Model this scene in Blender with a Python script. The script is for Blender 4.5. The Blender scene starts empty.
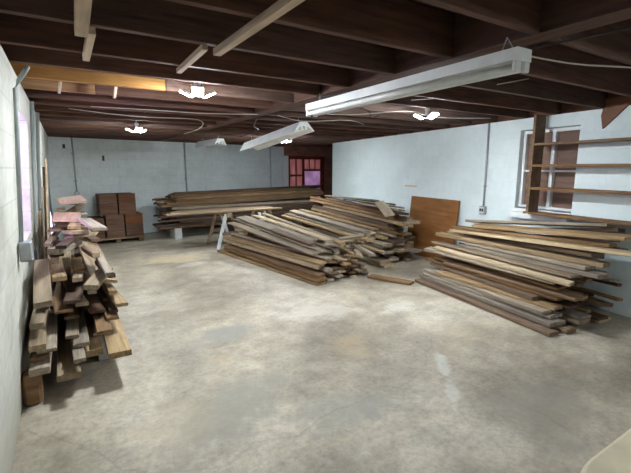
import bpy, math, random
import numpy as np
from mathutils import Matrix, Vector, Quaternion

rng = random.Random(7)
S = bpy.context.scene
COL = S.collection

# ------------------------------------------------------------------ helpers
class MB:
    """collects boxes, bars and tubes; build() links them as one mesh object"""
    def __init__(s): s.v = []; s.f = []; s.m = []; s.mi = 0
    def add(s, vs, fs):
        n = len(s.v); s.v += [tuple(v) for v in vs]; s.f += [tuple(i + n for i in f) for f in fs]; s.m += [s.mi] * len(fs)
    def box(s, lo, hi, M=None, ch=0.0):
        x0, y0, z0 = lo; x1, y1, z1 = hi
        if ch <= 0:
            vs = [(x0,y0,z0),(x1,y0,z0),(x1,y1,z0),(x0,y1,z0),(x0,y0,z1),(x1,y0,z1),(x1,y1,z1),(x0,y1,z1)]
            fs = [(3,2,1,0),(4,5,6,7),(0,1,5,4),(1,2,6,5),(2,3,7,6),(3,0,4,7)]
        else:
            c = ch
            ring = lambda i, z: [(x0+c+i,y0+i,z),(x1-c-i,y0+i,z),(x1-i,y0+c+i,z),(x1-i,y1-c-i,z),(x1-c-i,y1-i,z),(x0+c+i,y1-i,z),(x0+i,y1-c-i,z),(x0+i,y0+c+i,z)]
            vs = ring(c*.6, z0) + ring(0, z0+c) + ring(0, z1-c) + ring(c*.6, z1)
            fs = [tuple(range(7,-1,-1)), tuple(range(24,32))]
            for k in range(3):
                for i in range(8):
                    j = (i+1) % 8
                    fs.append((k*8+i, k*8+j, (k+1)*8+j, (k+1)*8+i))
        if M is not None: vs = [M @ Vector(v) for v in vs]
        s.add(vs, fs)
    def tube(s, pts, r, n=8, caps=True):
        pts = [Vector(p) for p in pts]
        rs = r if isinstance(r, (list, tuple)) else [r]*len(pts)
        vs, fs = [], []
        for i, p in enumerate(pts):
            d = (pts[min(i+1,len(pts)-1)] - pts[max(i-1,0)]).normalized()
            a = Vector((0,0,1)) if abs(d.z) < .9 else Vector((1,0,0))
            u = d.cross(a).normalized(); w = u.cross(d)
            for k in range(n):
                t = 2*math.pi*k/n
                vs.append(p + (u*math.cos(t) + w*math.sin(t))*rs[i])
        for i in range(len(pts)-1):
            for k in range(n):
                j = (k+1) % n
                fs.append((i*n+k, i*n+j, (i+1)*n+j, (i+1)*n+k))
        if caps:
            fs.append(tuple(range(n-1,-1,-1))); fs.append(tuple(range((len(pts)-1)*n, len(pts)*n)))
        s.add(vs, fs)
    def prism(s, poly, y0, y1, M=None):
        """polygon in xz extruded along y"""
        n = len(poly)
        vs = [(x,y0,z) for x,z in poly] + [(x,y1,z) for x,z in poly]
        fs = [tuple(range(n)), tuple(range(2*n-1,n-1,-1))] + [(i+n, (i+1)%n+n, (i+1)%n, i) for i in range(n)]
        if M is not None: vs = [M @ Vector(v) for v in vs]
        s.add(vs, fs)
    def build(s, name, mat, parent=None, loc=None, M=None, smooth=False):
        me = bpy.data.meshes.new(name); me.from_pydata(s.v, [], s.f)
        for m in (mat if isinstance(mat, (list, tuple)) else [mat]): me.materials.append(m)
        me.polygons.foreach_set('material_index', s.m)
        if smooth: me.polygons.foreach_set('use_smooth', [True]*len(s.f))
        me.update()
        o = bpy.data.objects.new(name, me); COL.objects.link(o)
        if parent is not None: o.parent = parent
        if M is not None: o.matrix_local = M
        if loc is not None: o.location = loc
        return o

def tag(o, label=None, cat=None, group=None, kind=None):
    if label: o['label'] = label
    if cat: o['category'] = cat
    if group: o['group'] = group
    if kind: o['kind'] = kind
    return o
def empty(name, loc, rz=0, M=None):
    o = bpy.data.objects.new(name, None); COL.objects.link(o); o.empty_display_size = .1
    if M is not None: o.matrix_world = M
    else: o.location = loc; o.rotation_euler = (0,0,rz)
    return o
def copy_tree(o, parent=None):
    c = o.copy(); COL.objects.link(c)
    if parent is not None:
        c.parent = parent; c.matrix_parent_inverse = o.matrix_parent_inverse.copy()
    for ch in list(o.children): copy_tree(ch, c)
    return c

# ------------------------------------------------------------------ materials
def nt(name):
    m = bpy.data.materials.new(name); m.use_nodes = True
    t = m.node_tree; b = t.nodes['Principled BSDF']
    return m, t, b
def N(t, k, **kw):
    n = t.nodes.new(k)
    for a, v in kw.items():
        if a.startswith('i_'):
            n.inputs[a[2:].replace('_',' ')].default_value = v
        else: setattr(n, a, v)
    return n
def ramp(t, stops):
    r = t.nodes.new('ShaderNodeValToRGB'); e = r.color_ramp.elements
    while len(e) < len(stops): e.new(.5)
    for el, (p, c) in zip(e, stops):
        el.position = p; el.color = (c, c, c, 1) if not isinstance(c, tuple) else (*c, 1)
    return r
def mix(t, a, b, fac, mode='MIX'):
    n = t.nodes.new('ShaderNodeMix'); n.data_type = 'RGBA'; n.blend_type = mode
    for sock, val in ((n.inputs[0], fac), (n.inputs[6], a), (n.inputs[7], b)):
        if isinstance(val, (float, int)): sock.default_value = val
        elif isinstance(val, tuple): sock.default_value = (*val, 1)
        else: t.links.new(val, sock)
    return n.outputs[2]
def noise(t, vec, scale, detail=4, rough=.55):
    n = t.nodes.new('ShaderNodeTexNoise'); n.inputs['Scale'].default_value = scale
    n.inputs['Detail'].default_value = detail; n.inputs['Roughness'].default_value = rough
    if vec is not None: t.links.new(vec, n.inputs['Vector'])
    return n.outputs['Fac']
def bump(t, b, h, strength, dist=.01):
    n = t.nodes.new('ShaderNodeBump'); n.inputs['Strength'].default_value = strength; n.inputs['Distance'].default_value = dist
    t.links.new(h, n.inputs['Height']); t.links.new(n.outputs[0], b.inputs['Normal'])
def plain(name, col, rough=.6, metal=0.0, spec=.3):
    m, t, b = nt(name)
    b.inputs['Base Color'].default_value = (*col, 1); b.inputs['Roughness'].default_value = rough
    b.inputs['Metallic'].default_value = metal; b.inputs['Specular IOR Level'].default_value = spec
    tc = N(t, 'ShaderNodeTexCoord')
    f = noise(t, tc.outputs['Object'], 9, 5)
    r = ramp(t, [(.3, .82), (.7, 1.0)]); t.links.new(f, r.inputs[0])
    t.links.new(mix(t, col, r.outputs[0], 1.0, 'MULTIPLY'), b.inputs['Base Color'])
    return m
def wood(name, dark, light, vary=.3, rough=.78, grain=1.0):
    """grain runs along the object's local x; every object gets its own figure and value"""
    m, t, b = nt(name)
    tc = N(t, 'ShaderNodeTexCoord'); oi = N(t, 'ShaderNodeObjectInfo')
    off = N(t, 'ShaderNodeVectorMath', operation='MULTIPLY_ADD')
    off.inputs[1].default_value = (1,1,1)
    t.links.new(tc.outputs['Object'], off.inputs[0])
    sc = N(t, 'ShaderNodeVectorMath', operation='SCALE'); sc.inputs[0].default_value = (37, 17, 23)
    t.links.new(oi.outputs['Random'], sc.inputs['Scale']); t.links.new(sc.outputs[0], off.inputs[2])
    mp = N(t, 'ShaderNodeMapping'); mp.inputs['Scale'].default_value = (1.6*grain, 24*grain, 24*grain)
    t.links.new(off.outputs[0], mp.inputs['Vector'])
    g = noise(t, mp.outputs[0], 1.6, 6, .65)
    mp2 = N(t, 'ShaderNodeMapping'); mp2.inputs['Scale'].default_value = (1.2, 4, 4)
    t.links.new(off.outputs[0], mp2.inputs['Vector'])
    bl = noise(t, mp2.outputs[0], 1.5, 4, .6)
    r1 = ramp(t, [(.3, dark), (.72, light)]); t.links.new(g, r1.inputs[0])
    r2 = ramp(t, [(.3, .55), (.6, 1.0)]); t.links.new(bl, r2.inputs[0])
    c = mix(t, r1.outputs[0], r2.outputs[0], .75, 'MULTIPLY')
    mr = N(t, 'ShaderNodeMapRange'); mr.inputs[3].default_value = 1-vary; mr.inputs[4].default_value = 1+vary
    frac = N(t, 'ShaderNodeMath', operation='FRACT'); mul = N(t, 'ShaderNodeMath', operation='MULTIPLY'); mul.inputs[1].default_value = 7.31
    t.links.new(oi.outputs['Random'], mul.inputs[0]); t.links.new(mul.outputs[0], frac.inputs[0]); t.links.new(frac.outputs[0], mr.inputs[0])
    hs = N(t, 'ShaderNodeHueSaturation'); t.links.new(c, hs.inputs['Color']); t.links.new(mr.outputs[0], hs.inputs['Value'])
    ms = N(t, 'ShaderNodeMapRange'); ms.inputs[3].default_value = .88; ms.inputs[4].default_value = 1.32
    t.links.new(oi.outputs['Random'], ms.inputs[0]); t.links.new(ms.outputs[0], hs.inputs['Saturation'])
    t.links.new(hs.outputs[0], b.inputs['Base Color'])
    b.inputs['Roughness'].default_value = rough; b.inputs['Specular IOR Level'].default_value = .2
    bump(t, b, g, .35, .004)
    return m

def block_wall(name, base, dirt, dirt_amt=.35, mortar=.75, lowdirt=0.0, speck=.8):
    """painted concrete block, courses in the wall's own x / z"""
    m, t, b = nt(name)
    tc = N(t, 'ShaderNodeTexCoord'); sp = N(t, 'ShaderNodeSeparateXYZ'); cb = N(t, 'ShaderNodeCombineXYZ')
    t.links.new(tc.outputs['Object'], sp.inputs[0]); t.links.new(sp.outputs[0], cb.inputs[0]); t.links.new(sp.outputs[2], cb.inputs[1])
    br = N(t, 'ShaderNodeTexBrick'); t.links.new(cb.outputs[0], br.inputs['Vector'])
    for k, v in (('Scale',1.0),('Mortar Size',.006),('Mortar Smooth',.4),('Brick Width',.40),('Row Height',.20),('Bias',0)):
        br.inputs[k].default_value = v
    br.inputs['Color1'].default_value = (1,1,1,1); br.inputs['Color2'].default_value = (.93,.93,.93,1); br.inputs['Mortar'].default_value = (mortar,)*3 + (1,)
    n1 = noise(t, tc.outputs['Object'], 1.3, 7, .65); n2 = noise(t, tc.outputs['Object'], 11, 6, .7)
    r1 = ramp(t, [(.42, 0.0), (.72, 1.0)]); t.links.new(n1, r1.inputs[0])
    r2 = ramp(t, [(.35, speck), (.6, 1.0)]); t.links.new(n2, r2.inputs[0])
    f = N(t, 'ShaderNodeMath', operation='MULTIPLY'); f.inputs[1].default_value = dirt_amt; t.links.new(r1.outputs[0], f.inputs[0])
    c = mix(t, base, dirt, f.outputs[0])
    c = mix(t, c, r2.outputs[0], .7, 'MULTIPLY'); c = mix(t, c, br.outputs['Color'], .8, 'MULTIPLY')
    if lowdirt > 0:      # damp staining along the foot of the wall, ragged upper edge
        ml = N(t, 'ShaderNodeMath', operation='MULTIPLY_ADD'); ml.inputs[1].default_value = .9; 
        t.links.new(n1, ml.inputs[0]); t.links.new(sp.outputs[2], ml.inputs[2])
        r3 = ramp(t, [(.45, 1.0), (1.0, 0.0)]); t.links.new(ml.outputs[0], r3.inputs[0])
        f3 = N(t, 'ShaderNodeMath', operation='MULTIPLY'); f3.inputs[1].default_value = lowdirt; t.links.new(r3.outputs[0], f3.inputs[0])
        c = mix(t, c, dirt, f3.outputs[0])
    t.links.new(c, b.inputs['Base Color'])
    b.inputs['Roughness'].default_value = .7; b.inputs['Specular IOR Level'].default_value = .25
    h = N(t, 'ShaderNodeMath', operation='MULTIPLY_ADD'); h.inputs[1].default_value = .25
    t.links.new(n2, h.inputs[0]); t.links.new(br.outputs['Fac'], h.inputs[2])
    inv = N(t, 'ShaderNodeMath', operation='SUBTRACT'); inv.inputs[0].default_value = 1; t.links.new(h.outputs[0], inv.inputs[1])
    bump(t, b, inv.outputs[0], .35, .006)
    return m

def concrete_floor():
    m, t, b = nt('concrete_floor')
    tc = N(t, 'ShaderNodeTexCoord'); O = tc.outputs['Object']
    big = noise(t, O, .55, 8, .62); mid = noise(t, O, 2.4, 8, .68); fine = noise(t, O, 26, 6, .75)
    mp = N(t, 'ShaderNodeMapping'); mp.inputs['Location'].default_value = (3.1, 7.7, 0); t.links.new(O, mp.inputs['Vector'])
    big2 = noise(t, mp.outputs[0], .8, 8, .66)
    mps = N(t, 'ShaderNodeMapping'); mps.inputs['Rotation'].default_value = (0,0,.5); mps.inputs['Scale'].default_value = (1.2,5,1); t.links.new(O, mps.inputs['Vector'])
    streak = noise(t, mps.outputs[0], 2.2, 8, .7)
    rb = ramp(t, [(.36, (.235,.20,.155)), (.46, (.365,.315,.245)), (.55, (.475,.42,.335)), (.68, (.58,.53,.45))]); t.links.new(big, rb.inputs[0])
    c = rb.outputs[0]
    rm = ramp(t, [(.36, .62), (.60, 1.1)]); t.links.new(mid, rm.inputs[0])
    c = mix(t, c, rm.outputs[0], .75, 'MULTIPLY')
    rf = ramp(t, [(.34, .5), (.56, 1.0)]); t.links.new(fine, rf.inputs[0])
    c = mix(t, c, rf.outputs[0], .55, 'MULTIPLY')
    rs = ramp(t, [(.38, .78), (.6, 1.04)]); t.links.new(streak, rs.inputs[0])
    c = mix(t, c, rs.outputs[0], .3, 'MULTIPLY')
    # chalky white scuffs
    ws = ramp(t, [(.60, 0.0), (.70, .6)]); t.links.new(big2, ws.inputs[0])
    wm = N(t, 'ShaderNodeMath', operation='MULTIPLY'); t.links.new(ws.outputs[0], wm.inputs[0]); t.links.new(mid, wm.inputs[1])
    c = mix(t, c, (.68,.69,.68), wm.outputs[0])
    # rusty tan blotches
    ts = ramp(t, [(.30, .55), (.42, 0.0)]); t.links.new(big2, ts.inputs[0])
    c = mix(t, c, (.40,.30,.18), ts.outputs[0])
    # old damp and oil stains, chalk and rust patches, each where it lies on the slab
    edge = noise(t, O, 3.2, 9, .72); edge2 = noise(t, O, 1.1, 6, .6)
    def patch(c, x, y, rx, ry, rot, col, amt):
        mp_ = N(t, 'ShaderNodeMapping', vector_type='TEXTURE'); mp_.inputs['Location'].default_value = (x,y,0)
        mp_.inputs['Rotation'].default_value = (0,0,rot); mp_.inputs['Scale'].default_value = (rx,ry,1)
        t.links.new(O, mp_.inputs['Vector'])
        ln = N(t, 'ShaderNodeVectorMath', operation='LENGTH'); t.links.new(mp_.outputs[0], ln.inputs[0])
        a1 = N(t, 'ShaderNodeMath', operation='MULTIPLY_ADD'); a1.inputs[1].default_value = 2.4; t.links.new(edge, a1.inputs[0]); t.links.new(ln.outputs['Value'], a1.inputs[2])
        a2 = N(t, 'ShaderNodeMath', operation='MULTIPLY_ADD'); a2.inputs[1].default_value = 1.6; t.links.new(edge2, a2.inputs[0]); t.links.new(a1.outputs[0], a2.inputs[2])
        r_ = ramp(t, [(.0, amt), (.78, amt*.9), (.93, 0.0)])
        sc_ = N(t, 'ShaderNodeMath', operation='MULTIPLY'); sc_.inputs[1].default_value = 1/3.1; t.links.new(a2.outputs[0], sc_.inputs[0]); t.links.new(sc_.outputs[0], r_.inputs[0])
        return mix(t, c, col, r_.outputs[0])
    for x, y, rx, ry, rot, col, amt in (
            (1.2,3.6,.42,.30,.3,(.235,.23,.21),.75), (.95,2.4,.60,.36,.6,(.24,.225,.195),.75), (1.45,1.95,.55,.30,-.3,(.245,.235,.21),.65),
            (2.6,1.25,.7,.4,.2,(.26,.24,.21),.6), (.45,2.5,.35,.4,.9,(.34,.28,.20),.45), (1.6,7.3,.75,.45,0,(.56,.45,.29),.6), (3.1,2.4,.6,.25,.5,(.36,.29,.20),.4),
            (2.5,2.05,.30,.07,.9,(.70,.71,.70),.32), (2.2,1.7,.32,.06,.8,(.70,.71,.70),.3), (1.75,6.7,.35,.16,.2,(.70,.70,.67),.3), (2.3,3.7,.7,.3,-.3,(.62,.59,.52),.45), (3.2,3.3,.35,.2,.2,(.68,.68,.64),.4)):
        c = patch(c, x, y, rx, ry, rot, col, amt)
    # hairline cracks
    vo = N(t, 'ShaderNodeTexVoronoi', feature='DISTANCE_TO_EDGE'); vo.inputs['Scale'].default_value = .33
    wv = N(t, 'ShaderNodeVectorMath', operation='MULTIPLY_ADD'); wv.inputs[1].default_value = (.35,.35,0)
    cn = N(t, 'ShaderNodeTexNoise'); cn.inputs['Scale'].default_value = 2.2; cn.inputs['Detail'].default_value = 6; t.links.new(O, cn.inputs['Vector'])
    t.links.new(cn.outputs['Color'], wv.inputs[0]); t.links.new(O, wv.inputs[2]); t.links.new(wv.outputs[0], vo.inputs['Vector'])
    cr = ramp(t, [(.0, .25), (.003, 0.0)]); t.links.new(vo.outputs['Distance'], cr.inputs[0])
    c = mix(t, c, (.12,.10,.08), cr.outputs[0])
    t.links.new(c, b.inputs['Base Color'])
    rr = ramp(t, [(.3, .42), (.7, .72)]); t.links.new(big, rr.inputs[0]); t.links.new(rr.outputs[0], b.inputs['Roughness'])
    b.inputs['Specular IOR Level'].default_value = .35
    bump(t, b, fine, .15, .004)
    return m

def emit(name, col, strength):
    m = bpy.data.materials.new(name); m.use_nodes = True; t = m.node_tree; t.nodes.clear()
    e = N(t, 'ShaderNodeEmission'); e.inputs[0].default_value = (*col, 1); e.inputs[1].default_value = strength
    o = N(t, 'ShaderNodeOutputMaterial'); t.links.new(e.outputs[0], o.inputs[0])
    return m
def translucent(name, c1, c2, scale):
    m = bpy.data.materials.new(name); m.use_nodes = True; t = m.node_tree; t.nodes.clear()
    tc = N(t, 'ShaderNodeTexCoord'); mp = N(t, 'ShaderNodeMapping'); mp.inputs['Scale'].default_value = scale
    t.links.new(tc.outputs['Object'], mp.inputs['Vector'])
    f = noise(t, mp.outputs[0], 3, 5); r = ramp(t, [(.35, c1), (.65, c2)]); t.links.new(f, r.inputs[0])
    a = N(t, 'ShaderNodeBsdfTranslucent'); d = N(t, 'ShaderNodeBsdfPrincipled'); d.inputs['Roughness'].default_value = .35
    t.links.new(r.outputs[0], a.inputs[0]); t.links.new(r.outputs[0], d.inputs['Base Color'])
    ms = N(t, 'ShaderNodeMixShader'); ms.inputs[0].default_value = .3
    t.links.new(a.outputs[0], ms.inputs[1]); t.links.new(d.outputs[0], ms.inputs[2])
    o = N(t, 'ShaderNodeOutputMaterial'); t.links.new(ms.outputs[0], o.inputs[0])
    return m
def clear_glass(name):
    m = bpy.data.materials.new(name); m.use_nodes = True; t = m.node_tree; t.nodes.clear()
    a = N(t, 'ShaderNodeBsdfTransparent'); a.inputs[0].default_value = (.9,.88,.95,1); g = N(t, 'ShaderNodeBsdfGlossy'); g.inputs['Roughness'].default_value = .05
    ms = N(t, 'ShaderNodeMixShader'); ms.inputs[0].default_value = .05
    t.links.new(a.outputs[0], ms.inputs[1]); t.links.new(g.outputs[0], ms.inputs[2])
    o = N(t, 'ShaderNodeOutputMaterial'); t.links.new(ms.outputs[0], o.inputs[0])
    return m

M_ = {}
M_['grey']   = wood('weathered_grey_wood', (.175,.140,.105), (.41,.345,.27), .28)
M_['tan']    = wood('tan_wood', (.21,.148,.092), (.45,.345,.235), .25)
M_['pale']   = wood('pale_yellow_wood', (.34,.255,.16), (.60,.49,.34), .15)
M_['brown']  = wood('brown_wood', (.115,.071,.042), (.275,.182,.112), .3)
M_['dark']   = wood('dark_brown_wood', (.055,.036,.028), (.15,.10,.075), .3)
M_['black']  = wood('blackened_wood', (.03,.024,.022), (.085,.066,.058), .3)
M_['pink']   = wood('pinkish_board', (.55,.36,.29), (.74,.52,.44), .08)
M_['joist']  = wood('joist_wood', (.07,.043,.036), (.17,.10,.077), .15, .8)
M_['joist_new'] = wood('paler_joist_wood', (.24,.135,.07), (.38,.23,.125), .08, .7)
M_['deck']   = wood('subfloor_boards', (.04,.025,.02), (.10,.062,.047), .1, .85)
M_['rim']    = wood('red_brown_rim_wood', (.09,.042,.03), (.20,.095,.065), .15)
M_['alcove'] = wood('red_brown_alcove_boards', (.17,.07,.05), (.34,.15,.105), .1)
M_['furring']= wood('furring_wood', (.48,.38,.29), (.68,.57,.46), .12)
M_['shelf']  = wood('shelf_wood', (.13,.072,.038), (.27,.165,.095), .1, .6)
M_['ply']    = wood('brown_plywood', (.22,.10,.045), (.32,.165,.08), .06, .6, .5)
M_['bundle'] = wood('reddish_slats', (.085,.045,.030), (.20,.11,.072), .22)
M_['timber'] = wood('orange_timber', (.20,.105,.05), (.36,.22,.12), .05)
M_['wall_right'] = block_wall('wall_paint_bluewhite', (.76,.86,.88), (.62,.67,.67), .3, .93, 0.0, .93)
M_['wall_back'] = block_wall('wall_paint_greywhite', (.68,.735,.74), (.47,.49,.46), .55, .84, 0.0, .86)
M_['wall_left'] = block_wall('wall_paint_stained', (.72,.72,.665), (.36,.345,.285), .75, .80, .85)
M_['floor'] = concrete_floor()
M_['galv'] = plain('galvanized', (.45,.48,.50), .45, .6)
M_['conduit_paint'] = plain('painted_conduit', (.38,.42,.41), .5)
M_['white'] = plain('white_enamel', (.82,.85,.84), .4)
M_['tube'] = plain('dead_fluorescent_tube', (.80,.83,.80), .25)
M_['plastic'] = plain('white_plastic', (.75,.77,.76), .4)
M_['black_plastic'] = plain('black_plastic', (.02,.02,.022), .4)
M_['cable'] = plain('cable_jacket', (.55,.50,.42), .6)
M_['cable_dark'] = plain('dark_cable', (.04,.035,.035), .6)
M_['frame_white'] = plain('white_frame_paint', (.80,.83,.83), .5)
M_['red_frame'] = wood('red_painted_frame', (.13,.04,.03), (.23,.08,.058), .1, .55)
M_['board_brown'] = wood('brown_infill_board', (.15,.085,.06), (.25,.15,.11), .05, .6, .4)
M_['concrete'] = plain('concrete_block', (.42,.43,.42), .85)
M_['concrete_white'] = plain('whitewashed_block', (.66,.70,.70), .8)
M_['cream'] = plain('cream_tabletop', (.90,.80,.58), .55)
M_['band'] = plain('dark_strap', (.03,.025,.022), .6)
M_['led'] = emit('led_panel', (.90,.97,1.0), 540)
M_['led_dim'] = emit('led_panel_dimmer', (.90,.97,1.0), 300)
M_['purple_pane'] = translucent('purple_pane', (.25,.205,.235), (.44,.37,.405), (1,1,1))
M_['orange_pane'] = translucent('orange_pane', (.20,.12,.10), (.40,.27,.22), (9,9,.6))
M_['glass'] = clear_glass('window_glass')

# ------------------------------------------------------------------ room setting
ZC = 2.25                     # underside of the joists
ZD = 2.49                     # underside of the subfloor
def struct(o, label, cat): return tag(o, label, cat, None, 'structure')

fl = MB(); fl.box((-1.2,-2.2,-.12),(9.2,13.2,0)); struct(fl.build('floor', M_['floor']), 'stained bare concrete floor', 'floor')
# subfloor planks, laid across the joists
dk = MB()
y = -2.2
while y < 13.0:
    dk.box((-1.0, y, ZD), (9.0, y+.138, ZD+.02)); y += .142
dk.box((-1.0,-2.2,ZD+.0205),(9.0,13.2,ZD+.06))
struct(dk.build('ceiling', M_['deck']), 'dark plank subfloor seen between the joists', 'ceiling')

def wall(name, p0, p1, h, th, mat, holes=(), lean=0.0, label='', side=1):
    """local x runs p0->p1, local y=0 is the room face, thickness goes to +y*side"""
    d = Vector((p1[0]-p0[0], p1[1]-p0[1], 0)); L = d.length; a = math.atan2(d.y, d.x)
    xs = sorted({0, L, *[q for hh in holes for q in hh[:2]]}); zs = sorted({0, h, *[q for hh in holes for q in hh[2:]]})
    mb = MB()
    for i in range(len(xs)-1):
        for j in range(len(zs)-1):
            cx, cz = (xs[i]+xs[i+1])/2, (zs[j]+zs[j+1])/2
            if any(a0 < cx < a1 and b0 < cz < b1 for a0,a1,b0,b1 in holes): continue
            y0, y1 = (0, th) if side > 0 else (-th, 0)
            mb.box((xs[i],y0,zs[j]),(xs[i+1],y1,zs[j+1]))
    if lean: mb.v = [(x, yy - side*lean*z/h, z) for x,yy,z in mb.v]
    o = mb.build(name, mat); o.location = (p0[0],p0[1],0); o.rotation_euler = (0,0,a)
    return struct(o, label, 'wall')
LW = -.385; LEAN = .155
# left wall: local x = Y+2, faces +X
wl = wall('wall_left', (LW,-2.0), (LW,10.5), ZC, .22, M_['wall_left'], [(5.55,6.55,1.02,2.02)], LEAN, 'stained painted block wall beside the offcut heap', 1)
BD = Vector((6.2,1.1,0)).normalized(); BP = Vector((-.30,10.28,0)); BA = math.atan2(BD.y,BD.x)
def back(s, off, z): return BP + BD*s + Vector((BD.y,-BD.x,0))*off + Vector((0,0,z))    # off > 0: into the room
e = back(6.28,0,0)
wall('wall_back', (BP.x,BP.y), (e.x,e.y), ZC, .22, M_['wall_back'], (), 0, 'pale grey block wall behind the long dark stack', 1)
RD = Vector((.147,1,0)).normalized(); RP = Vector((5.07,1.72,0)); RA = math.atan2(RD.y,RD.x)
RN = Vector((-RD.y,RD.x,0))     # into the room
def right(s, off, z): return RP + RD*s + RN*off + Vector((0,0,z))
RM = Matrix.Translation(RP) @ Matrix.Rotation(RA,4,'Z')        # local x along wall, +y into room
r0, r1 = right(-4.0,0,0), right(7.42,0,0)
wall('wall_right', (r0.x,r0.y), (r1.x,r1.y), ZC, .22, M_['wall_right'], [(4.0+.76,4.0+1.57,1.06,2.10)], 0, 'bluish white block wall behind the shelves and plywood', -1)
wall('wall_front', (r0.x,r0.y), (LW-.2,-2.0), ZC+.24, .2, M_['wall_left'], (), 0, 'block wall closing the room at the camera end', -1) if False else \
wall('wall_front', (LW-.3,-2.0), (5.2,-2.3), ZC+.24, .2, M_['wall_left'], (), 0, 'block wall closing the room', -1)
# timber partition with the red glazed door, in line with the back wall
PS = 6.28
def part_box(mb, s0, s1, o0, o1, z0, z1):
    mb.box((s0, -o1, z0), (s1, -o0, z1))       # local frame: x along back wall, -y into the room
BM = Matrix.Translation(BP) @ Matrix.Rotation(BA,4,'Z')
pb = MB()
part_box(pb, 6.2802, 8.9, -.12, 0, 1.98, ZD)                       # boarded header
part_box(pb, 8.02, 8.9, -.12, 0, 0, 1.98)
struct(pb.build('wall_alcove', M_['alcove'], M=BM), 'red brown boarding above the glazed door', 'wall')
q0, q1 = right(7.42,-.0,0), back(8.9,0,0)
aw = MB(); aw.box((7.30+1.2,9.0,0),(7.30+1.4,12.2,ZD)); struct(aw.build('wall_alcove_side', M_['alcove']), 'board wall closing the alcove', 'wall')
ar = MB(); ar.box((6.42,8.99,0),(8.7,9.15,ZD)); struct(ar.build('wall_alcove_end', M_['alcove']), 'wall closing the alcove behind the block wall', 'wall')
# white jamb at the end of the back wall
tj = MB(); part_box(tj, 6.2803, 6.38, -.16, .02, 0, 1.979); part_box(tj, 6.38, 6.4598, -.16, .0, 0, 1.979)
struct(tj.build('trim_1', M_['frame_white'], M=BM), 'white painted jamb beside the red glazed door', 'trim')
# red glazed double door
door = empty('door_1', (0,0,0), M=BM); struct(door, 'red framed glazed door with purple panes at the far corner', 'door')
fr = MB()
for s0, s1, z0, z1 in ((6.46,6.53,0,1.98),(7.05,7.13,0,1.98),(7.86,8.02,0,1.98),(6.46,8.02,1.88,1.98),(6.53,7.05,0,.5),(7.13,7.86,0,.42)):
    part_box(fr, s0, s1, -.09, .0, z0, z1)
fr.build('door_frame', M_['red_frame'], door)
mu = MB()
for s0, s1, z0, z1 in ((6.53,7.05,1.33,1.39),(6.53,7.05,.78,.84),(6.775,6.805,.5,1.88),(7.13,7.86,1.50,1.56),(7.13,7.86,.93,.97),(7.355,7.375,1.56,1.88),(7.605,7.625,1.56,1.88)):
    part_box(mu, s0, s1, -.07, -.01, z0, z1)
mu.build('glazing_bars', M_['rim'], door)
for s0, s1, z0, z1, mm in ((6.535,6.77,.5,1.33,'orange_pane'),(6.81,7.045,.5,1.33,'orange_pane'),(6.535,6.77,1.385,1.875,'orange_pane'),(6.81,7.045,1.385,1.875,'orange_pane'),
                     (7.135,7.855,.97,1.50,'purple_pane'),(7.135,7.855,.42,.93,'purple_pane'),(7.135,7.35,1.56,1.875,'orange_pane'),(7.38,7.60,1.56,1.875,'orange_pane'),(7.63,7.855,1.56,1.875,'orange_pane')):
    p = MB(); part_box(p, s0-.01, s1+.01, -.045, -.035, z0-.012, z1+.012); p.build('door_pane', M_[mm], door)

# left window: glazed sash set to the outside of the block
w1 = empty('window_1', (0,0,0)); struct(w1, 'bright lavender daylit window recess in the stained block wall', 'window')
f = MB()
X0 = LW - .07
for y0,y1,z0,z1 in ((3.56,3.62,1.03,2.01),(4.48,4.54,1.03,2.01),(3.62,4.48,1.03,1.09),(3.62,4.48,1.95,2.01),(3.62,4.48,1.50,1.55)):
    f.box((X0-.10,y0,z0),(X0-.06,y1,z1))
f.build('window_frame', M_['frame_white'], w1)
g = MB(); g.box((X0-.085,3.62,1.09),(X0-.08,4.48,1.95)); g.build('window_pane', M_['glass'], w1)

# right window: recess boarded over behind a white sash
w2 = empty('window_2', (0,0,0), M=RM); struct(w2, 'white framed window boarded over in brown behind the wall shelves', 'window')
f = MB()
for x0,x1,z0,z1 in ((.77,.80,1.07,2.09),(1.52,1.56,1.07,2.09),(.80,1.52,1.07,1.10),(.80,1.52,2.05,2.09),(1.10,1.145,1.10,2.05),(.80,1.10,1.55,1.575),(1.145,1.52,1.55,1.575)):
    f.box((x0,-.11,z0),(x1,-.06,z1))
f.build('window_frame', M_['frame_white'], w2)
b_ = MB(); b_.box((.77,-.20,1.07),(1.56,-.115,2.09)); b_.build('infill_board', M_['board_brown'], w2)
s_ = MB(); s_.box((.72,-.215,.945),(1.60,.035,1.055)) if False else s_.box((.74,.001,.93),(1.60,.09,1.012),None,.004); s_.box((.76,-.06,1.013),(1.57,.04,1.06)); s_.build('window_sill', M_['frame_white'], w2)

# rim boards and blocking on top of the walls
tr = MB(); tr.box((-4.0,-.20,ZC+.002),(7.3,-.04,ZD)); struct(tr.build('trim_2', M_['rim'], M=RM), 'red brown rim board above the bluish white wall', 'trim')
tr = MB(); part_box(tr, 0, 6.4, -.2, -.06, ZC+.002, ZD); struct(tr.build('trim_3', M_['rim'], M=BM), 'rim board above the far grey wall', 'trim')
tr = MB(); tr.box((LW-.12,-2.0,ZC+.002),(LW+.0,10.5,ZD)); struct(tr.build('trim_4', M_['rim']), 'rim board above the stained block wall', 'trim')

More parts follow.
